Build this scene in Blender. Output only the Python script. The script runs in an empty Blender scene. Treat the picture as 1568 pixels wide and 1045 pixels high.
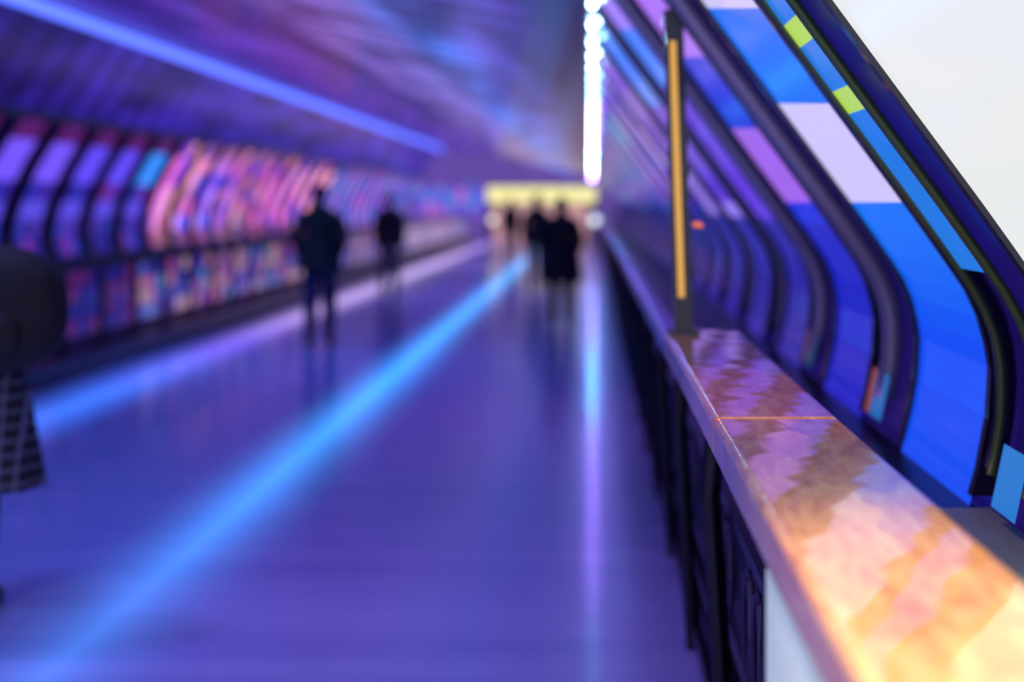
import bpy, math, random
from mathutils import Vector, Matrix
random.seed(7)
S=bpy.context.scene
CH=1.57      # eye height
L=58.0       # bridge length
def lin(c):
    return tuple(((v/255)/12.92 if v/255<=.04045 else (((v/255)+.055)/1.055)**2.4) for v in c)
def link(o,parent=None):
    S.collection.objects.link(o)
    if parent: o.parent=parent
    return o
def empty(name,loc=(0,0,0),rz=0):
    e=bpy.data.objects.new(name,None); e.empty_display_size=.2
    e.location=loc; e.rotation_euler=(0,0,rz); return link(e)
def mk(name,vs,fs,mats=None,parent=None,cols=None,smooth=False,mi=None):
    me=bpy.data.meshes.new(name); me.from_pydata([tuple(v) for v in vs],[],fs); me.update()
    if mats:
        for m in (mats if isinstance(mats,(list,tuple)) else [mats]): me.materials.append(m)
    if cols:
        a=me.color_attributes.new('Col','FLOAT_COLOR','CORNER')
        for p,c in zip(me.polygons,cols):
            for li in p.loop_indices: a.data[li].color=(c[0],c[1],c[2],1)
    if mi:
        for p,i in zip(me.polygons,mi): p.material_index=i
    if smooth:
        for p in me.polygons: p.use_smooth=True
    return link(bpy.data.objects.new(name,me),parent)
# ---------- materials
def newmat(name):
    m=bpy.data.materials.new(name); m.use_nodes=True
    return m,m.node_tree.nodes,m.node_tree.links,m.node_tree.nodes['Principled BSDF']
def pmat(name,col,rough=.5,metal=0,coat=0,noise=.0,nscale=20,emi=None,es=0,srgb=True,spec=.5):
    m,n,l,b=newmat(name); c=lin(col) if srgb else col
    b.inputs['Base Color'].default_value=(*c,1); b.inputs['Roughness'].default_value=rough
    b.inputs['Metallic'].default_value=metal; b.inputs['Coat Weight'].default_value=coat
    b.inputs['Specular IOR Level'].default_value=spec
    if noise:
        t=n.new('ShaderNodeTexNoise'); t.inputs['Scale'].default_value=nscale; t.inputs['Detail'].default_value=4
        tc=n.new('ShaderNodeTexCoord'); l.new(tc.outputs['Object'],t.inputs['Vector'])
        r=n.new('ShaderNodeValToRGB'); r.color_ramp.elements[0].color=(*[v*(1-noise) for v in c],1)
        r.color_ramp.elements[1].color=(*[min(1,v*(1+noise)) for v in c],1)
        r.color_ramp.elements[0].position=.3; r.color_ramp.elements[1].position=.7
        l.new(t.outputs['Fac'],r.inputs['Fac']); l.new(r.outputs['Color'],b.inputs['Base Color'])
    if emi:
        b.inputs['Emission Color'].default_value=(*lin(emi),1); b.inputs['Emission Strength'].default_value=es
    return m
def vcol_emit(name,strength,rough=.25):
    m,n,l,b=newmat(name)
    a=n.new('ShaderNodeAttribute'); a.attribute_name='Col'
    b.inputs['Base Color'].default_value=(.02,.02,.03,1); b.inputs['Roughness'].default_value=rough
    l.new(a.outputs['Color'],b.inputs['Emission Color']); b.inputs['Emission Strength'].default_value=strength
    return m
M_panel=vcol_emit('lit_panel',1.0,.15)
M_bulb=vcol_emit('led_bulb',1.0)
M_rib=pmat('black_rib',(26,20,46),.3,.3,.3)
M_tube=pmat('grey_tube',(150,140,165),.35,.3)
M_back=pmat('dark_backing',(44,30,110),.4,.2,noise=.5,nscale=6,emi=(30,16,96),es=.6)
M_dark=pmat('dark_metal',(20,16,32),.35,.6,noise=.3,nscale=15)
M_sill=pmat('grey_sill',(110,130,130),.6,noise=.08)
M_pale=pmat('pale_paint',(205,216,210),.55,noise=.05)
M_rail2=pmat('rail_metal',(90,80,190),.25,.6)
# floor: satin vinyl with two streaks of reflected light painted in as emission
def floor_mat():
    m,n,l,b=newmat('floor_vinyl')
    tc=n.new('ShaderNodeTexCoord'); mp=n.new('ShaderNodeMapping'); mp.inputs['Scale'].default_value=(.25,2.6,1)
    sp=n.new('ShaderNodeSeparateXYZ'); l.new(tc.outputs['Object'],sp.inputs['Vector'])
    l.new(tc.outputs['Object'],mp.inputs['Vector'])
    t=n.new('ShaderNodeTexNoise'); t.inputs['Scale'].default_value=1.5; t.inputs['Detail'].default_value=5
    l.new(mp.outputs['Vector'],t.inputs['Vector'])
    r=n.new('ShaderNodeValToRGB'); r.color_ramp.elements[0].color=(.25,.25,.60,1); r.color_ramp.elements[1].color=(.33,.33,.68,1)
    r.color_ramp.elements[0].position=.35; r.color_ramp.elements[1].position=.65
    l.new(t.outputs['Fac'],r.inputs['Fac']); l.new(r.outputs['Color'],b.inputs['Base Color'])
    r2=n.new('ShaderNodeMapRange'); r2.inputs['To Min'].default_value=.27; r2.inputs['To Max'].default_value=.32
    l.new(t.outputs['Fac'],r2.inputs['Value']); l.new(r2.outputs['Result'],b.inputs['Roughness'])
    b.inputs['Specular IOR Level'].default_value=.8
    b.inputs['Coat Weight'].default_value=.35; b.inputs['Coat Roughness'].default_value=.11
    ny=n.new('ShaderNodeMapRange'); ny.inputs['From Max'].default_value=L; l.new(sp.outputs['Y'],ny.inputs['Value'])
    def reflection_streak(x0,x1,stops,strength,p):
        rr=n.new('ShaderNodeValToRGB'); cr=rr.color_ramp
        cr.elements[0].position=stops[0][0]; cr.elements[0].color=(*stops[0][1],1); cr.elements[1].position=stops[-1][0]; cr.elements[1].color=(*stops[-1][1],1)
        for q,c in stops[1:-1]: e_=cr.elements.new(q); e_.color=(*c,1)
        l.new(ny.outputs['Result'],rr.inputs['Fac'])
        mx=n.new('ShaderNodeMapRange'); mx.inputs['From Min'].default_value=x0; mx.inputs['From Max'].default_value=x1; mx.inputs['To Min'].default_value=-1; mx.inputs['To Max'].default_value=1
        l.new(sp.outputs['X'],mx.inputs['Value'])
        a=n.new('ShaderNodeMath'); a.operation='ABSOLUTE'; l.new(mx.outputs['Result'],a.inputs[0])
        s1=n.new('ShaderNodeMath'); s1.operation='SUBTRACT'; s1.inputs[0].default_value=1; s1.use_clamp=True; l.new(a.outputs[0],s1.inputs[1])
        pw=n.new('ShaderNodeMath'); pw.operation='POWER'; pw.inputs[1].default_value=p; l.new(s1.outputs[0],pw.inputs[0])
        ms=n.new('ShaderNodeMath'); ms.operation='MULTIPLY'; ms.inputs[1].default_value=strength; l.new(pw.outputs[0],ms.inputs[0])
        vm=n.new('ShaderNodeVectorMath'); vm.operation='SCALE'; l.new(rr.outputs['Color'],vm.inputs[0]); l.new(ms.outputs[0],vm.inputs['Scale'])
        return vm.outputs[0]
    a=reflection_streak(-2.36,-1.26,[(0,(.01,.08,.3)),(.09,(.01,.10,.32)),(.13,(.02,.22,.65)),(.2,(.03,.36,1)),(.8,(.06,.46,1)),(1,(.2,.4,1))],1.7,2.6)
    c=reflection_streak(-4.55,-3.45,[(0,(.02,.2,1)),(.20,(.03,.20,1)),(.27,(.18,.10,.85)),(.36,(.66,.46,.85)),(.7,(.70,.5,.9)),(1,(.35,.2,.9))],1.15,1.5)
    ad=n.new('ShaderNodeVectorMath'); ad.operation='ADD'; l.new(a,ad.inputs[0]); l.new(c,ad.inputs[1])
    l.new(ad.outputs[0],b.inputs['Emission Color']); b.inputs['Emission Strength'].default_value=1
    return m
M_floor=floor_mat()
def ceil_mat():
    m,n,l,b=newmat('glow_painted_slats')  # slats lit and reflecting violet and blue, painted in as emission
    tc=n.new('ShaderNodeTexCoord'); sp=n.new('ShaderNodeSeparateXYZ'); l.new(tc.outputs['Object'],sp.inputs['Vector'])
    mr=n.new('ShaderNodeMapRange'); mr.inputs['From Min'].default_value=-7.2; mr.inputs['From Max'].default_value=0
    l.new(sp.outputs['X'],mr.inputs['Value'])
    r=n.new('ShaderNodeValToRGB'); cr=r.color_ramp
    st=[(0,(34,24,140)),(.15,(58,32,155)),(.35,(62,32,135)),(.52,(84,46,145)),(.60,(32,20,76)),(.66,(112,86,170)),(.76,(108,98,186)),(.82,(50,110,222)),(.88,(78,82,192)),(.93,(50,34,110)),(.96,(18,12,44)),(1,(12,10,38))]
    cr.elements[0].position=0; cr.elements[0].color=(*lin(st[0][1]),1)
    cr.elements[1].position=1; cr.elements[1].color=(*lin(st[-1][1]),1)
    for p,c in st[1:-1]:
        e=cr.elements.new(p); e.color=(*lin(c),1)
    l.new(mr.outputs['Result'],r.inputs['Fac'])
    mp=n.new('ShaderNodeMapping'); mp.inputs['Scale'].default_value=(1.1,.22,1.1); l.new(tc.outputs['Object'],mp.inputs['Vector'])
    t=n.new('ShaderNodeTexNoise'); t.inputs['Scale'].default_value=1.8; t.inputs['Detail'].default_value=1; l.new(mp.outputs['Vector'],t.inputs['Vector'])
    r2=n.new('ShaderNodeMapRange'); r2.inputs['From Min'].default_value=.35; r2.inputs['From Max'].default_value=.65; r2.inputs['To Min'].default_value=.28; r2.inputs['To Max'].default_value=1.35
    l.new(t.outputs['Fac'],r2.inputs['Value'])
    w=n.new('ShaderNodeMath'); w.operation='SINE'; w0=n.new('ShaderNodeMath'); w0.operation='MULTIPLY'; w0.inputs[1].default_value=7
    l.new(sp.outputs['Y'],w0.inputs[0]); l.new(w0.outputs[0],w.inputs[0])
    w2=n.new('ShaderNodeMapRange'); w2.inputs['From Min'].default_value=-1; w2.inputs['To Min'].default_value=.45; w2.inputs['To Max'].default_value=1.25
    l.new(w.outputs[0],w2.inputs['Value'])
    mu=n.new('ShaderNodeMath'); mu.operation='MULTIPLY'; l.new(r2.outputs['Result'],mu.inputs[0]); l.new(w2.outputs['Result'],mu.inputs[1])
    l.new(r.outputs['Color'],b.inputs['Emission Color']); l.new(mu.outputs[0],b.inputs['Emission Strength'])
    b.inputs['Base Color'].default_value=(.04,.03,.12,1); b.inputs['Roughness'].default_value=.22; b.inputs['Metallic'].default_value=.4
    return m
M_ceil=ceil_mat()
def wood_mat():
    m,n,l,b=newmat('varnished_wood')
    tc=n.new('ShaderNodeTexCoord'); mp=n.new('ShaderNodeMapping'); mp.inputs['Scale'].default_value=(16,3.2,16)
    mp.inputs['Rotation'].default_value=(0,0,.5)
    l.new(tc.outputs['Object'],mp.inputs['Vector'])
    t=n.new('ShaderNodeTexNoise'); t.inputs['Scale'].default_value=1.5; t.inputs['Detail'].default_value=10; t.inputs['Distortion'].default_value=1.2; t.inputs['Roughness'].default_value=.70
    l.new(mp.outputs['Vector'],t.inputs['Vector'])
    r=n.new('ShaderNodeValToRGB'); cr=r.color_ramp
    cr.elements[0].position=.30; cr.elements[0].color=(.42,.12,.035,1); cr.elements[1].position=.70; cr.elements[1].color=(.95,.58,.25,1)
    e=cr.elements.new(.48); e.color=(.74,.31,.09,1)
    l.new(t.outputs['Fac'],r.inputs['Fac']); l.new(r.outputs['Color'],b.inputs['Base Color'])
    b.inputs['Roughness'].default_value=.22; b.inputs['Coat Weight'].default_value=1; b.inputs['Coat Roughness'].default_value=.04; b.inputs['Coat IOR'].default_value=1.7
    t2=n.new('ShaderNodeTexNoise'); t2.inputs['Scale'].default_value=6; t2.inputs['Detail'].default_value=1; l.new(tc.outputs['Object'],t2.inputs['Vector'])
    bp=n.new('ShaderNodeBump'); bp.inputs['Strength'].default_value=.11; bp.inputs['Distance'].default_value=.02
    l.new(t2.outputs['Fac'],bp.inputs['Height']); l.new(bp.outputs['Normal'],b.inputs['Coat Normal'])
    return m
M_wood=wood_mat()
# ---------- shell profiles (X,z relative to eye)
K=.001915
PR=[(0,-537),(168,-310),(300,-130),(400,5),(445,68),(475,112),(494,155),(503,205),(500,265),(487,335),(468,400),(452,450)]
PR=[(x*K,-y*K) for x,y in PR]
PL=[(-6.18,2.256),(-6.9,1.1),(-7.3,.45),(-7.55,-.1),(-7.62,-.45),(-7.5,-.9),(-7.3,-1.3),(-7.1,-1.57)]
def xz(P,z):
    if z>=P[0][1]: return P[0][0]
    for (x0,z0),(x1,z1) in zip(P,P[1:]):
        if z1<=z<=z0:
            t=(z-z0)/(z1-z0); return x0+(x1-x0)*t
    return P[-1][0]
def zlist(P,n,z0=None,z1=None):
    z0=P[0][1] if z0 is None else z0; z1=P[-1][1] if z1 is None else z1
    return [z0+(z1-z0)*i/n for i in range(n+1)]
def wallmesh(name,P,off,y0,y1,zs,mat,parent=None,smooth=True):
    vs=[];fs=[]
    for z in zs:
        x=xz(P,z)+off
        vs+= [(x,y0,z+CH),(x,y1,z+CH)]
    for i in range(len(zs)-1): fs.append((2*i,2*i+1,2*i+3,2*i+2))
    return mk(name,vs,fs,mat,parent,smooth=smooth)
Y0=-2.5
wallmesh('wall_right',PR,.05,Y0,L,zlist(PR,30),M_back)
wallmesh('wall_left',PL,-.05,Y0,L,zlist(PL,24,1.1),M_back)
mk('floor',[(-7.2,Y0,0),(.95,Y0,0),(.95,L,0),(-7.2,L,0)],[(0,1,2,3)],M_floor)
mk('ceiling',[(-6.95,Y0,1.1+CH),(-6.95,L,1.1+CH),(-6.2,Y0,2.27+CH),(-6.2,L,2.27+CH),(.06,Y0,1.02+CH),(.06,L,1.02+CH)],[(0,1,3,2),(2,3,5,4)],M_ceil)
mk('wall_right_apron',[(.92,Y0,0),(.92,L,0),(.92,L,.85),(.92,Y0,.85)],[(0,1,2,3)],M_back)
# ---------- generic builders
class B:
    def __init__(s): s.v=[];s.f=[];s.c=[];s.m=[]
    def quad(s,a,b,c,d,col=None,mi=0):
        n=len(s.v); s.v+=[a,b,c,d]; s.f.append((n,n+1,n+2,n+3)); s.c.append(col or (0,0,0)); s.m.append(mi)
    def box(s,x0,x1,y0,y1,z0,z1,col=None,mi=0):
        p=[(x,y,z) for x in(x0,x1) for y in(y0,y1) for z in(z0,z1)]
        n=len(s.v); s.v+=p
        for f in [(0,1,3,2),(4,6,7,5),(0,4,5,1),(2,3,7,6),(0,2,6,4),(1,5,7,3)]:
            s.f.append(tuple(n+i for i in f)); s.c.append(col or (0,0,0)); s.m.append(mi)
    def tube(s,pts,rad,seg=10,col=None,mi=0,cap=True,flat=(1,1)):
        pts=[Vector(p) for p in pts]; n0=len(s.v)
        if not isinstance(rad,(list,tuple)): rad=[rad]*len(pts)
        up=Vector((0,1,0))
        for i,p in enumerate(pts):
            d=(pts[min(i+1,len(pts)-1)]-pts[max(i-1,0)]).normalized()
            u=up if abs(d.dot(up))<.95 else Vector((1,0,0))
            a=d.cross(u).normalized(); b=d.cross(a).normalized()
            for k in range(seg):
                t=2*math.pi*k/seg
                s.v.append(tuple(p+(a*math.cos(t)*flat[0]+b*math.sin(t)*flat[1])*rad[i]))
        for i in range(len(pts)-1):
            for k in range(seg):
                k2=(k+1)%seg
                s.f.append((n0+i*seg+k,n0+i*seg+k2,n0+(i+1)*seg+k2,n0+(i+1)*seg+k)); s.c.append(col or (0,0,0)); s.m.append(mi)
        if cap:
            s.f.append(tuple(n0+k for k in range(seg))); s.c.append(col or (0,0,0)); s.m.append(mi)
            e=n0+(len(pts)-1)*seg
            s.f.append(tuple(e+k for k in reversed(range(seg)))); s.c.append(col or (0,0,0)); s.m.append(mi)
    def ell(s,c,r,seg=16,rings=10,mi=0,col=None,fn=None):
        n0=len(s.v)
        for i in range(rings+1):
            th=math.pi*i/rings
            for k in range(seg):
                ph=2*math.pi*k/seg
                d=Vector((math.sin(th)*math.cos(ph),math.sin(th)*math.sin(ph),math.cos(th)))
                if fn: d=fn(d)
                s.v.append((c[0]+d.x*r[0],c[1]+d.y*r[1],c[2]+d.z*r[2]))
        for i in range(rings):
            for k in range(seg):
                k2=(k+1)%seg
                s.f.append((n0+i*seg+k,n0+i*seg+k2,n0+(i+1)*seg+k2,n0+(i+1)*seg+k)); s.c.append(col or (0,0,0)); s.m.append(mi)
    def out(s,name,mats,parent=None,cols=False,smooth=False):
        return mk(name,s.v,s.f,mats,parent,cols=s.c if cols else None,smooth=smooth,mi=s.m)
# ---------- right wall lit panels
W=.75; PITCH=1.4
blueA=lin((10,112,242)); blueB=lin((8,76,240)); lil=lin((206,198,246)); white=lin((233,236,234))
b=B(); ribs=B(); tubes=B(); gaps=B()
for k in range(-1,39):
    far=4.17+PITCH*k; near=far-W
    if far>L: break
    if k==-1: near=Y0
    sc=near/far if near>0.5 else 1
    zf=[1.02,.85,.57,.29,.0,-.08,-.16,-.22,-.28,-.34,-.40,-.46,-.52,-.60,-.68,-.77]
    for i in range(len(zf)-1):
        a0,a1=zf[i],zf[i+1]
        n0=a0*sc if 0<a0<.9 else a0; n1=a1*sc if 0<a1<.9 else a1
        if k<=-1: col=white if a1>-.3 else lin((190,205,225))
        elif k==0:
            col=[lil,lil,blueA,lil,blueA][i] if i<5 else tuple(blueA[j]+(blueB[j]-blueA[j])*min(1,(i-4)/5) for j in range(3))
        elif k==1:
            col=[lil,lin((165,110,232)),lin((14,50,205)),lin((158,100,228)),lin((14,44,215))][i] if i<5 else lin((14,26,185))
        else:
            q=max(.8,1.1-.02*k)
            p=[(150,100,230),(130,90,225),(30,60,215),(140,90,230),(34,34,190)][i] if i<5 else (20,14,140)
            if i<5 and random.random()<.55: p=random.choice([(40,120,240),(150,120,235),(40,50,210),(80,160,245),(90,50,205)])
            col=tuple(v*q for v in lin(p))
        b.quad((xz(PR,a0),far,a0+CH),(xz(PR,n0),near,n0+CH),(xz(PR,n1),near,n1+CH),(xz(PR,a1),far,a1+CH),col)
    zs=zlist(PR,28,1.01,-.70)
    h=.014 if k<3 else .004; rw=.035 if k<3 else .06
    for (ya,yb) in ((near-rw,near),(far,far+rw)):
        if ya<0: continue
        for z0,z1 in zip(zs,zs[1:]):
            xa,xb=xz(PR,z0),xz(PR,z1)
            ribs.quad((xa-h,ya,z0+CH),(xb-h,ya,z1+CH),(xb-h,yb,z1+CH),(xa-h,yb,z0+CH))
            ribs.quad((xa-h,ya,z0+CH),(xb-h,ya,z1+CH),(xb+.05,ya,z1+CH),(xa+.05,ya,z0+CH))
            ribs.quad((xa-h,yb,z0+CH),(xb-h,yb,z1+CH),(xb+.05,yb,z1+CH),(xa+.05,yb,z0+CH))
    gm=near-.30
    if gm<0: continue
    zt=zlist(PR,26,1.0,-.62)
    if k!=0:
        o_=0 if k<3 else .03
        tubes.tube([(xz(PR,z)-.01+o_,gm-.02,z+CH) for z in zt],.035-o_*.5,8)
        if k<3: tubes.tube([(xz(PR,z)+.0,gm+.16,z+CH) for z in zt],.02,6,mi=1)
    else:
        zz=.80; y0,y1=gm-.14,gm+.10
        while zz>-.12:
            z2=zz-.05
            c=lin((175,215,70)) if (abs(zz-.40)<.026 or abs(zz-.25)<.026) else (lin((22,118,222)) if zz<.45 else lin((40,120,190)))
            gaps.quad((xz(PR,zz)-.03,y0,zz+CH),(xz(PR,zz)-.03,y1,zz+CH),(xz(PR,z2)-.03,y1,z2+CH),(xz(PR,z2)-.03,y0,z2+CH),c)
            zz=z2
        for yy in (y0-.012,y1+.012): tubes.tube([(xz(PR,z)-.03,yy,z+CH) for z in zt],.012,8,mi=2)
        tubes.tube([(xz(PR,z)-.0,gm+.19,z+CH) for z in zt],.025,8,mi=1)
    if k<=2:
      for zz0,zz1,ya,yb,c in ((-.54,-.68,gm-.12,gm+.06,(36,120,205)),(-.54,-.68,gm+.07,gm+.14,(160,74,60))):
        q=(1,.7,.2)[max(0,k)]
        if k==0 and c[0]>150: continue
        gaps.quad((xz(PR,zz0)-.03,ya,zz0+CH),(xz(PR,zz0)-.03,yb,zz0+CH),(xz(PR,zz1)-.03,yb,zz1+CH),(xz(PR,zz1)-.03,ya,zz1+CH),tuple(v*q for v in lin(c)))
pr=empty('lit_wall_cladding')
b.out('panels',M_panel,pr,cols=True); ribs.out('ribs',M_rib,pr)
tubes.out('tubes',[M_tube,M_rib,pmat('olive_edge',(70,90,50),.4,.3)],pr,smooth=True); gaps.out('light_squares',M_panel,pr,cols=True)
b=B(); b.box(.50,.935,Y0,3.35,.82,.85,mi=0); b.box(.50,.93,3.35,L,.81,.84,mi=1); b.out('trim_1',[M_sill,M_dark])
# ---------- left wall lit panels
b=B(); ribs=B()
pal_near=[(50,70,240),(90,60,225),(150,60,205),(40,36,170),(70,50,215)]
def farcol(colb):
    return random.choice([colb,colb,colb,(225,100,205),(60,80,240),(120,60,225),(245,150,175)])
for k in range(-3,39):
    far=4.17+PITCH*k; near=far-.9
    if far>L: break
    NR=7; rows=zlist(PL,NR,1.05,-.75)
    base=random.choice([(50,140,252),(110,80,240),(80,100,248),(90,70,235)])
    for j in range(3):
        ya=near+j*.3; yb=ya+.3
        colb=random.choice([(240,120,205),(100,175,254),(210,130,245),(248,160,185),(90,90,248),(225,90,200)])
        for i in range(NR):
            if far<25:
                c=base if i in(1,2) else random.choice(pal_near); q=1.15 if i in(1,2) else .5
                if i==4: c=(95,80,240); q=.85
                if i==0: q=.3; c=(150,50,170)
            else:
                c=farcol(colb); q=random.choice([1.6,1.2,.7]) if i<NR-1 else .4
                if far>40: c=random.choice([(90,90,245),(210,110,235),(80,150,250)]); q=1.15
                if i==0: q*=.6
            c=tuple(v*q for v in lin(c))
            b.quad((xz(PL,rows[i]),ya,rows[i]+CH),(xz(PL,rows[i]),yb,rows[i]+CH),(xz(PL,rows[i+1]),yb,rows[i+1]+CH),(xz(PL,rows[i+1]),ya,rows[i+1]+CH),c)
    for ya in (near-.12,far+.02):
        zs=zlist(PL,12,1.08,-1.5); yb=ya+.10; h=.04
        for z0,z1 in zip(zs,zs[1:]):
            xa,xb=xz(PL,z0),xz(PL,z1)
            ribs.quad((xa+h,ya,z0+CH),(xb+h,ya,z1+CH),(xb+h,yb,z1+CH),(xa+h,yb,z0+CH))
            ribs.quad((xa+h,ya,z0+CH),(xb+h,ya,z1+CH),(xb-.05,ya,z1+CH),(xa-.05,ya,z0+CH))
            ribs.quad((xa+h,yb,z0+CH),(xb+h,yb,z1+CH),(xb-.05,yb,z1+CH),(xa-.05,yb,z0+CH))
x=-7.2
while x<-4.6:
    for i in range(5):
        z0=.85-i*.28; c=random.choice([(100,100,248),(200,120,235),(80,150,250),(130,90,235)]); q=.85 if i else .45
        b.quad((x,L-.1,z0+CH),(x+.34,L-.1,z0+CH),(x+.34,L-.1,z0-.24+CH),(x,L-.1,z0-.24+CH),tuple(v*q for v in lin(c)))
    x+=.42
pl=empty('lit_wall_cladding')
b.out('panels',M_panel,pl,cols=True); ribs.out('ribs',M_rib,pl)
b=B(); b.box(-6.98,-6.84,Y0,L,1.02+CH,1.14+CH); b.out('trim_2',M_rib)
# ---------- LED lines
def emis(name,c,s):
    m,_,_,bb=newmat(name); bb.inputs['Emission Color'].default_value=(*c,1); bb.inputs['Emission Strength'].default_value=s
    bb.inputs['Base Color'].default_value=(.1,.1,.3,1); return m
e=empty('linear_ceiling_light')
b=B(); b.box(-6.28,-6.08,Y0,L,2.15+CH,2.22+CH); b.out('diffuser',emis('blue_led_strip',(.10,.17,1),2.0),e)
b=B(); b.box(-6.31,-6.05,Y0,L,2.22+CH,2.275+CH); b.out('channel',M_rib,e)
e=empty('ceiling_led_bulbs')
b=B(); y=.3
while y<L:
    if y<10.5: c=(12,22,30); st=.85
    elif y<14: c=(8,22,44); st=.85
    elif y<28: c=(36,22,110); st=.8
    elif y<38: c=(12,90,190); st=.8
    else: c=(36,22,130); st=.8
    b.ell((0.0,y,.99+CH),(.018,.028,.02),10,6,col=c); y+=st
b.out('bulbs',M_bulb,e,cols=True,smooth=True)
b=B(); b.box(-.05,.05,Y0,L,1.005+CH,1.018+CH); b.out('channel',M_rib,e)
# ---------- left balustrade on a plinth
e=empty('balustrade')
LB=L-1.5
b=B(); b.box(-5.02,-4.88,Y0,LB,.93,1.04); b.box(-5.0,-4.90,Y0,LB,.22,.28); b.box(-5.05,-4.60,Y0,LB,0,.18)
y=Y0
while y<LB:
    b.box(-4.99,-4.92,y,y+.07,.18,.95); y+=1.05
b.out('frame',M_dark,e)
b=B(); y=Y0
while y<LB-1.1:
    for j in range(3):
        for i in range(4):
            ya=y+.14+j*.28; yb=ya+.25; z0=.30+i*.155; z1=z0+.14
            if y<15: c=random.choice([(110,30,120),(60,30,160),(140,40,120),(40,30,150)]); q=.5
            elif y<34: c=random.choice([(230,150,180),(110,110,240),(200,80,180),(110,160,240),(100,50,200),(50,40,160),(225,180,190)]); q=.5
            else: c=random.choice([(190,180,235),(120,110,220),(220,200,235),(80,70,180)]); q=.8
            b.quad((-4.93,ya,z0),(-4.93,yb,z0),(-4.93,yb,z1),(-4.93,ya,z1),tuple(v*q for v in lin(c)))
    y+=1.05
b.out('infill_panels',M_panel,e,cols=True)
# ---------- right balustrade (dark)
e=empty('balustrade')
b=B(); b.box(.40,.44,2.0,L,.06,.80)
y=2.4
while y<L:
    b.tube([(.36,y,0.0),(.33,y,.45),(.31,y+.02,.8),(.33,y+.04,1.02)],[.03,.026,.026,.03],8)
    for q in range(5):
        cy=y+.22+q*.2
        pts=[(.375,cy+.075*math.cos(t),.55+.13*math.sin(t)) for t in [2*math.pi*i/12 for i in range(13)]]
        if y<26: b.tube(pts,.010,5,mi=1)
    y+=1.3
b.box(.35,.38,2.0,L,.05,.11); b.box(.35,.38,2.0,L,.32,.35); b.box(.35,.38,2.0,L,.76,.79)
b.out('frame',[M_dark,pmat('perforated_metal',(60,50,90),.4,.5)],e)
b=B(); b.box(.25,.33,4.75,L,1.03,1.10); o=b.out('slim_rail',M_rail2,e)
bv=o.modifiers.new('bv','BEVEL'); bv.width=.015; bv.segments=3
b=B(); b.box(.242,.40,Y0,1.98,0,1.06); b.out('pale_panel',M_pale,e)
# wooden handrail
e=empty('wooden_handrail')
def railpiece(nm,y0,y1,r_end):
    N=8
    x0,x1=.235,.485; pts=[(x0,y0),(x1,y0)]
    if r_end:
        r=.07
        pts+=[(x1-r+r*math.cos(t),y1-r+r*math.sin(t)) for t in [math.pi/2*i/N for i in range(N+1)]]
        pts+=[(x0+r+r*math.cos(t),y1-r+r*math.sin(t)) for t in [math.pi/2+math.pi/2*i/N for i in range(N+1)]]
    else: pts+=[(x1,y1),(x0,y1)]
    n=len(pts); vs=[(x,y,1.068) for x,y in pts]+[(x,y,1.15) for x,y in pts]
    fs=[tuple(reversed(range(n))),tuple(range(n,2*n))]+[(i,(i+1)%n,n+(i+1)%n,n+i) for i in range(n)]
    o=mk(nm,vs,fs,M_wood,e)
    m=o.modifiers.new('bv','BEVEL'); m.width=.016; m.segments=5; m.limit_method='ANGLE'; m.angle_limit=math.radians(50)
    for p in o.data.polygons: p.use_smooth=True
    o.modifiers.new('wn','WEIGHTED_NORMAL')
railpiece('timber_near',-1.2,2.768,False); railpiece('timber_far',2.771,4.68,True)
b=B()
for y in (2.2,3.1,4.0,4.5): b.tube([(.38,y,1.03),(.37,y,1.04),(.36,y,1.07)],.018,8)
b.out('brackets',M_dark,e)
# post
e=empty('signal_post')
M_or=pmat('amber_strip',(225,170,65),.4,emi=(228,170,70),es=.75)
b=B(); 
def pb(x0,x1,y0,y1,z0,z1,lean,mi):
    vs=[(x0,y0,z0),(x1,y0,z0),(x1,y1,z0),(x0,y1,z0),(x0-lean,y0,z1),(x1-lean,y0,z1),(x1-lean,y1,z1),(x0-lean,y1,z1)]
    n=len(b.v); b.v+=vs
    for f in [(0,3,2,1),(4,5,6,7),(0,1,5,4),(1,2,6,5),(2,3,7,6),(3,0,4,7)]: b.f.append(tuple(n+i for i in f)); b.c.append((0,0,0)); b.m.append(mi)
pb(.262,.322,4.5,4.57,1.15,2.18,.035,0)
pb(.272,.292,4.485,4.5,1.27,2.08,.028,1)
b.tube([(.322,4.5,1.50),(.335,4.49,1.50),(.345,4.48,1.495)],[.008,.010,.008],8,mi=2)
b.box(.24,.34,4.47,4.60,1.15,1.165,mi=0)
b.out('post',[M_rib,M_or,pmat('amber_lamp',(230,120,70),.3,emi=(235,110,60),es=.8)],e)
# ---------- far end
M_end=pmat('end_wall_glow',(150,120,160),.5,noise=.15,nscale=.8,emi=(110,84,165),es=.65)  # emission put into the wall colour so it reads as lit
mk('wall_back',[(-7.7,L,0),(1.0,L,0),(1.0,L,4.2),(-7.7,L,4.2)],[(0,1,2,3)],M_end)
e=empty('yellow_light_sign')
b=B(); b.box(-4.3,.2,L-.5,L-.35,1.50,2.25); b.out('casing',M_rib,e)
M_y=pmat('yellow_lightbox',(235,225,130),.5,emi=(240,232,150),es=1.15)
b=B()
for i in range(6): b.box(-4.25+i*.74,-4.25+i*.74+.70,L-.53,L-.5,1.55,2.2)
b.out('lightboxes',M_y,e)
b=B(); b.tube([(-4.2,L-.42,0),(-4.2,L-.42,1.5)],.08,10); b.tube([(.1,L-.42,0),(.1,L-.42,1.5)],.08,10); b.out('legs',M_rib,e)
e=empty('door_1')
b=B(); b.box(-4.0,-.2,L-.12,L-.02,0,1.5); b.out('leaf',pmat('end_door',(200,160,160),.4,emi=(215,160,150),es=.8),e)
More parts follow.
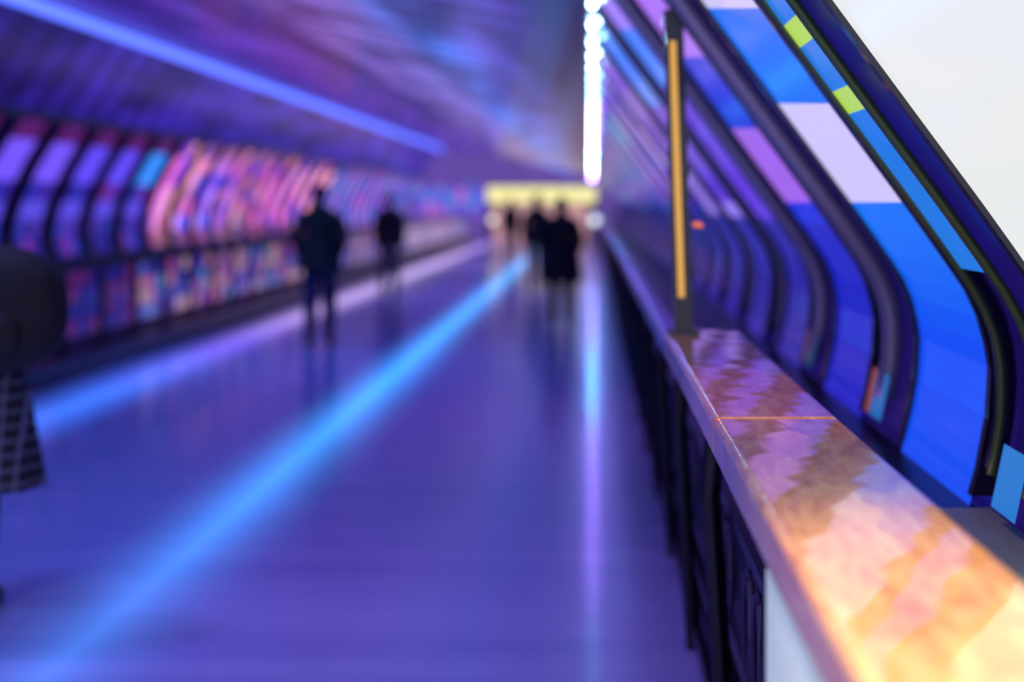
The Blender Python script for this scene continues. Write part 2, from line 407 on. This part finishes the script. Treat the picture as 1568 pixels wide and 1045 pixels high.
b=B(); b.box(-4.1,-4.0,L-.16,L-.02,0,1.5); b.box(-.2,-.1,L-.16,L-.02,0,1.5); b.box(-2.13,-2.07,L-.16,L-.12,0,1.5); b.out('frame',M_dark,e)
for x,y,c,s_ in ((-3.5,50,(240,235,190),1.3),(.07,40,(225,235,240),1.8)):
    e=empty('globe_lamp')
    b=B(); z0=CH-.62 if x<0 else CH-.5
    b.ell((x,y,z0),(.13,.13,.13),16,10); b.out('globe',pmat('globe',(240,240,235),.5,emi=c,es=s_),e,smooth=True)
    b=B(); b.tube([(x,y,0),(x,y,z0-.1)],.03,8); b.out('stem',M_dark,e)
# ---------- people
SK=pmat('skin',(150,110,100),.5); HAIR=pmat('hair',(18,14,16),.5); BLK=pmat('black_cloth',(16,14,22),.8,noise=.3,nscale=12)
JEAN=pmat('dark_jeans',(28,32,76),.8,noise=.3,nscale=25); SHOE=pmat('shoe_leather',(14,12,16),.4); BRN=pmat('dark_brown_cloth',(26,20,24),.8,noise=.3)
EYE=pmat('eye',(20,20,20),.2); LIP=pmat('lip',(130,70,70),.5)
def skinmesh(V,E,R):
    me=bpy.data.meshes.new('tmp'); me.from_pydata(V,E,[]); ob=bpy.data.objects.new('tmp',me); S.collection.objects.link(ob)
    m=ob.modifiers.new('s','SKIN'); m.use_smooth_shade=True; m.branch_smoothing=.6
    for i,r in enumerate(R):
        d=me.skin_vertices[0].data[i]; d.radius=r; d.use_root=(i==0)
    su=ob.modifiers.new('u','SUBSURF'); su.levels=2; su.render_levels=2
    dg=bpy.context.evaluated_depsgraph_get(); dg.update()
    nm=bpy.data.meshes.new_from_object(ob.evaluated_get(dg))
    bpy.data.objects.remove(ob); return nm
def person(name,x,y,H,rz=0,stride=.12,top=BLK,legs=JEAN,hands='pocket',coat=None,coatmat=None,longhair=False,backpack=False,skirt=None,bulk=1.0):
    e=empty(name,(x,y,0),rz); s=H/1.75; e.scale=(s,s,s)
    bk=bulk
    V=[(0,0,.96),(0,.005,1.12),(0,.01,1.30),(0,0,1.44),(0,.01,1.53),(0,.02,1.60)]
    R=[(.155*bk,.115*bk),(.15*bk,.115*bk),(.175*bk,.13*bk),(.10,.085),(.058,.058),(.055,.06)]
    E=[(0,1),(1,2),(2,3),(3,4),(4,5)]
    wr={}
    for sd in(-1,1):
        i=len(V); ph=stride*sd
        V+=[(.095*sd,0,.90),(.10*sd,ph*.55+.03,.50),(.10*sd,ph-.04,.10),(.105*sd,ph-.02+.02,.05),(.115*sd,ph+.12,.035)]
        R+=[(.115,.12),(.085,.085),(.058,.06),(.052,.055),(.046,.034)]
        E+=[(0,i),(i,i+1),(i+1,i+2),(i+2,i+3),(i+3,i+4)]
        i=len(V)
        if hands=='pocket': arm=[(.17*sd,0,1.425),(.265*sd,-.06,1.17),(.21*sd,.07,.99)]
        else: arm=[(.17*sd,0,1.425),(.235*sd,-.03-.06*sd*stride*4,1.15),(.245*sd,.06-.12*sd*stride*4,.91)]
        V+=arm; R+=[(.075*bk,.075*bk),(.056*bk,.056*bk),(.036*bk,.036*bk)]
        E+=[(3,i),(i,i+1),(i+1,i+2)]; wr[sd]=Vector(arm[2]); 
        wr[(sd,'d')]=(Vector(arm[2])-Vector(arm[1])).normalized()
    me=skinmesh(V,E,R)
    mats=[top,legs,SHOE,SK]; me.materials.clear()
    for m in mats: me.materials.append(m)
    for p in me.polygons:
        c=p.center
        if c.z>1.50: i=3
        elif c.z<.11: i=2
        elif c.z<.90 and abs(c.x)<.2 : i=1
        else: i=0
        p.material_index=i; p.use_smooth=True
    o=bpy.data.objects.new('body',me); link(o,e)
    b=B()
    for sd in(-1,1):
        w=wr[sd]; d=wr[(sd,'d')]
        if hands=='pocket': d=Vector((-.3*sd,.75,-.6)).normalized()
        f=Vector((0,1,0)); f=(f-d*f.dot(d)).normalized()
        b.tube([w-d*.02,w+d*.02,w+d*.06,w+d*.095],[.026,.034,.04,.034],10,flat=(.55,1) )
        sdv=Vector((sd,0,0)); curl=-sdv
        for j,(ln,off) in enumerate(((.072,.03),(.08,.01),(.075,-.01),(.058,-.029))):
            r0=w+d*.085+f*off
            b.tube([r0,r0+d*ln*.45+curl*.004,r0+d*ln*.75+curl*.014,r0+d*ln*.92+curl*.028],[.0095,.009,.008,.006],7)
        r0=w+d*.03+f*.03
        b.tube([r0,r0+d*.025+f*.025,r0+d*.055+f*.035+curl*.01,r0+d*.072+f*.036+curl*.016],[.013,.012,.010,.007],7)
    b.out('hands',SK,e,smooth=True)
    b=B()
    def hf(d):
        v=d.copy()
        if v.z<-.2: k=1-(-.2-v.z)*.35; v.x*=k; 
        if v.z<0 and v.y<0: v.y*=.85
        return v
    hc=(0,.025,1.645)
    b.ell(hc,(.075,.095,.108),20,14,fn=hf)
    b.tube([(0,.112,1.655),(0,.128,1.635),(0,.137,1.618),(0,.115,1.61)],[.006,.010,.014,.010],8)
    for sd in(-1,1): b.ell((.077*sd,.015,1.64),(.010,.022,.032),10,8)
    b.out('head',SK,e,smooth=True)
    b=B()
    for sd in(-1,1): b.ell((.03*sd,.108,1.652),(.013,.008,.007),8,6)
    b.out('eyes',EYE,e,smooth=True)
    b=B(); b.tube([(-.024,.108,1.59),(0,.117,1.588),(.024,.108,1.59)],[.004,.007,.004],6); b.out('mouth',LIP,e,smooth=True)
    b=B()
    def hh(d):
        v=d.copy()
        if v.y>.35 and v.z<.45: v*=.86
        if v.z<-.35 and not longhair: v*=.9
        return v
    b.ell((0,.008,1.667),(.086,.098,.104),18,12,fn=hh)
    if longhair: b.ell((0,-.045,1.57),(.078,.055,.14),14,10)
    b.out('hair',HAIR,e,smooth=True)
    b=B(); b.tube([(0,.0,1.46),(0,.005,1.50),(0,.01,1.535)],[.095,.082,.074],14,cap=False); b.out('collar',top,e,smooth=True)
    def lathe(nm,rows,mat,pleat=0,ox=0):
        b=B(); n=40
        for zz,rx,ry in rows:
            for k in range(n):
                t=2*math.pi*k/n; w=1+pleat*math.sin(t*9)*(rows[0][0]-zz)
                b.v.append((rx*math.cos(t)*w+ox*(rows[0][0]-zz),ry*math.sin(t)*w,zz))
        for i in range(len(rows)-1):
            for k in range(n):
                k2=(k+1)%n; b.f.append((i*n+k,i*n+k2,(i+1)*n+k2,(i+1)*n+k)); b.c.append((0,0,0)); b.m.append(0)
        return b.out(nm,mat,e,smooth=True)
    hem=coat if coat else .84
    rows=[(1.20,.165*bk,.125*bk),(1.08,.168*bk,.128*bk),(.98,.185*bk,.14*bk),(.90,.20*bk,.15*bk)]
    z=.84
    while z>=hem-1e-6:
        rows.append((z,.203*bk+(.84-z)*.12,.155*bk+(.84-z)*.16)); z-=.08
    lathe('jacket_hem',rows,coatmat or top,.05)
    if skirt:
        lathe('checked_skirt',[(1.08,.24,.14),(1.0,.30,.165),(.92,.325,.18),(.8,.335,.20),(.65,.35,.23),(.53,.365,.25)],skirt,.06,.05)
    if backpack:
        b=B()
        def sq(d):
            f=lambda v:math.copysign(abs(v)**.8,v)
            return Vector((f(d.x),f(d.y),f(d.z)))
        b.ell((.27,-.25,1.25),(.31,.15,.245),24,16,fn=sq)
        b.ell((.27,-.39,1.16),(.19,.05,.11),18,12,fn=sq)
        for sd in(-1,1):
            b.tube([(.12*sd,-.13,1.36),(.13*sd,-.08,1.47),(.135*sd,.05,1.50),(.13*sd,.15,1.38),(.15*sd,.13,1.15),(.17*sd,-.1,1.06)],.02,8)
        b.tube([(.20,-.22,1.46),(.21,-.23,1.53),(.26,-.23,1.53),(.27,-.22,1.46)],.012,6)
        b.out('backpack',BRN,e,smooth=True)
    return e
M_chk,n_,l_,bb=newmat('checked_cloth')
tc=n_.new('ShaderNodeTexCoord'); sp=n_.new('ShaderNodeSeparateXYZ'); l_.new(tc.outputs['Object'],sp.inputs['Vector'])
def stripe(out):
    a=n_.new('ShaderNodeMath'); a.operation='MULTIPLY'; a.inputs[1].default_value=18; l_.new(out,a.inputs[0])
    f=n_.new('ShaderNodeMath'); f.operation='FRACT'; l_.new(a.outputs[0],f.inputs[0])
    g=n_.new('ShaderNodeMath'); g.operation='LESS_THAN'; g.inputs[1].default_value=.14; l_.new(f.outputs[0],g.inputs[0]); return g.outputs[0]
mx=n_.new('ShaderNodeMath'); mx.operation='MAXIMUM'; l_.new(stripe(sp.outputs['X']),mx.inputs[0]); l_.new(stripe(sp.outputs['Z']),mx.inputs[1])
mc=n_.new('ShaderNodeMix'); mc.data_type='RGBA'; mc.inputs[6].default_value=(.01,.01,.02,1); mc.inputs[7].default_value=(.15,.16,.24,1)
l_.new(mx.outputs[0],mc.inputs[0]); l_.new(mc.outputs[2],bb.inputs['Base Color']); bb.inputs['Roughness'].default_value=.85
person('man_in_dark_jacket',-2.95,15.4,1.75,0,.04,hands='pocket',bulk=1.18)
person('man_in_dark_jacket',-3.45,24.2,1.72,.1,.12,hands='swing',bulk=1.15)
person('woman_in_long_coat',-.39,18.0,1.63,-.05,.05,hands='pocket',coat=.60,bulk=1.3,longhair=True,legs=BLK)
person('man_in_dark_jacket',-1.0,25.5,1.70,0,.10,hands='swing',bulk=1.1)
person('man_in_dark_jacket',-2.3,40,1.68,0,.12,hands='swing',bulk=1.1)
person('woman_with_backpack',-2.44,5.35,1.66,0,.14,legs=BRN,hands='swing',skirt=M_chk,backpack=True,longhair=True)
# ---------- lights
def spot(name,loc,tgt,en,col,size=70,rad=.08,blend=.8):
    d=bpy.data.lights.new(name,'SPOT'); d.energy=en; d.color=col; d.spot_size=math.radians(size); d.spot_blend=blend; d.shadow_soft_size=rad
    o=bpy.data.objects.new(name,d); o.location=loc; o.rotation_euler=(Vector(tgt)-Vector(loc)).to_track_quat('-Z','Y').to_euler(); link(o)
spot('warm_spotlight',(.02,1.2,2.5),(.44,1.35,1.15),175,(1,.84,.55),56,.05)
spot('rose_fill',(-.12,3.0,2.5),(.40,3.1,1.15),42,(1,.40,.46),55,.05)  # added fill giving the far timber its rose tint, no fixture there
spot('white_fill',(-1.6,.6,2.75),(.24,1.7,.75),200,(.85,1,.97),34,.05)  # added fill to brighten the pale panel and the rail side
for i,(y,c,en) in enumerate(((1,(.74,.70,1),400),(5,(.30,.30,1),110),(13,(.10,.12,1),100),(24,(.3,.2,1),110),(36,(.8,.6,1),170),(49,(1,.75,.9),200))):
    spot('violet_fill' ,(-2.6,y,2.95),(-2.6,y+.2,0),en,c,130,.12)  # added fill that lifts and colours the floor, not real fixtures
for y in (3,8,14): spot('blue_fill' ,(-4.4,y,3.35),(-3.8,y+.2,0),170,(.08,.38,1),110,.12)  # added fill to turn the left floor blue
for y in (5,10): spot('magenta_fill',(-.3,y,2.55),(-.2,y,0),45,(.7,.25,1),110,.08)  # fill tinting the right of the floor purple
w=bpy.data.worlds.new('world'); S.world=w; w.use_nodes=True
w.node_tree.nodes['Background'].inputs[0].default_value=(.60,.58,.82,1); w.node_tree.nodes['Background'].inputs[1].default_value=1.7  # lavender fill, let in by the end left open behind the camera
# ---------- camera
cd=bpy.data.cameras.new('camera'); cam=bpy.data.objects.new('camera',cd); link(cam)
cam.location=(0,0,CH); cam.rotation_euler=(math.radians(90),0,0)
cd.sensor_width=36; cd.lens=50; cd.shift_x=-(1041-900)/1800; cd.shift_y=-(600-356)/1800; cd.clip_start=.05
cd.dof.use_dof=True; cd.dof.focus_distance=2.75; cd.dof.aperture_fstop=1.35
S.camera=cam
S.view_settings.view_transform='Standard'; S.view_settings.look='None'
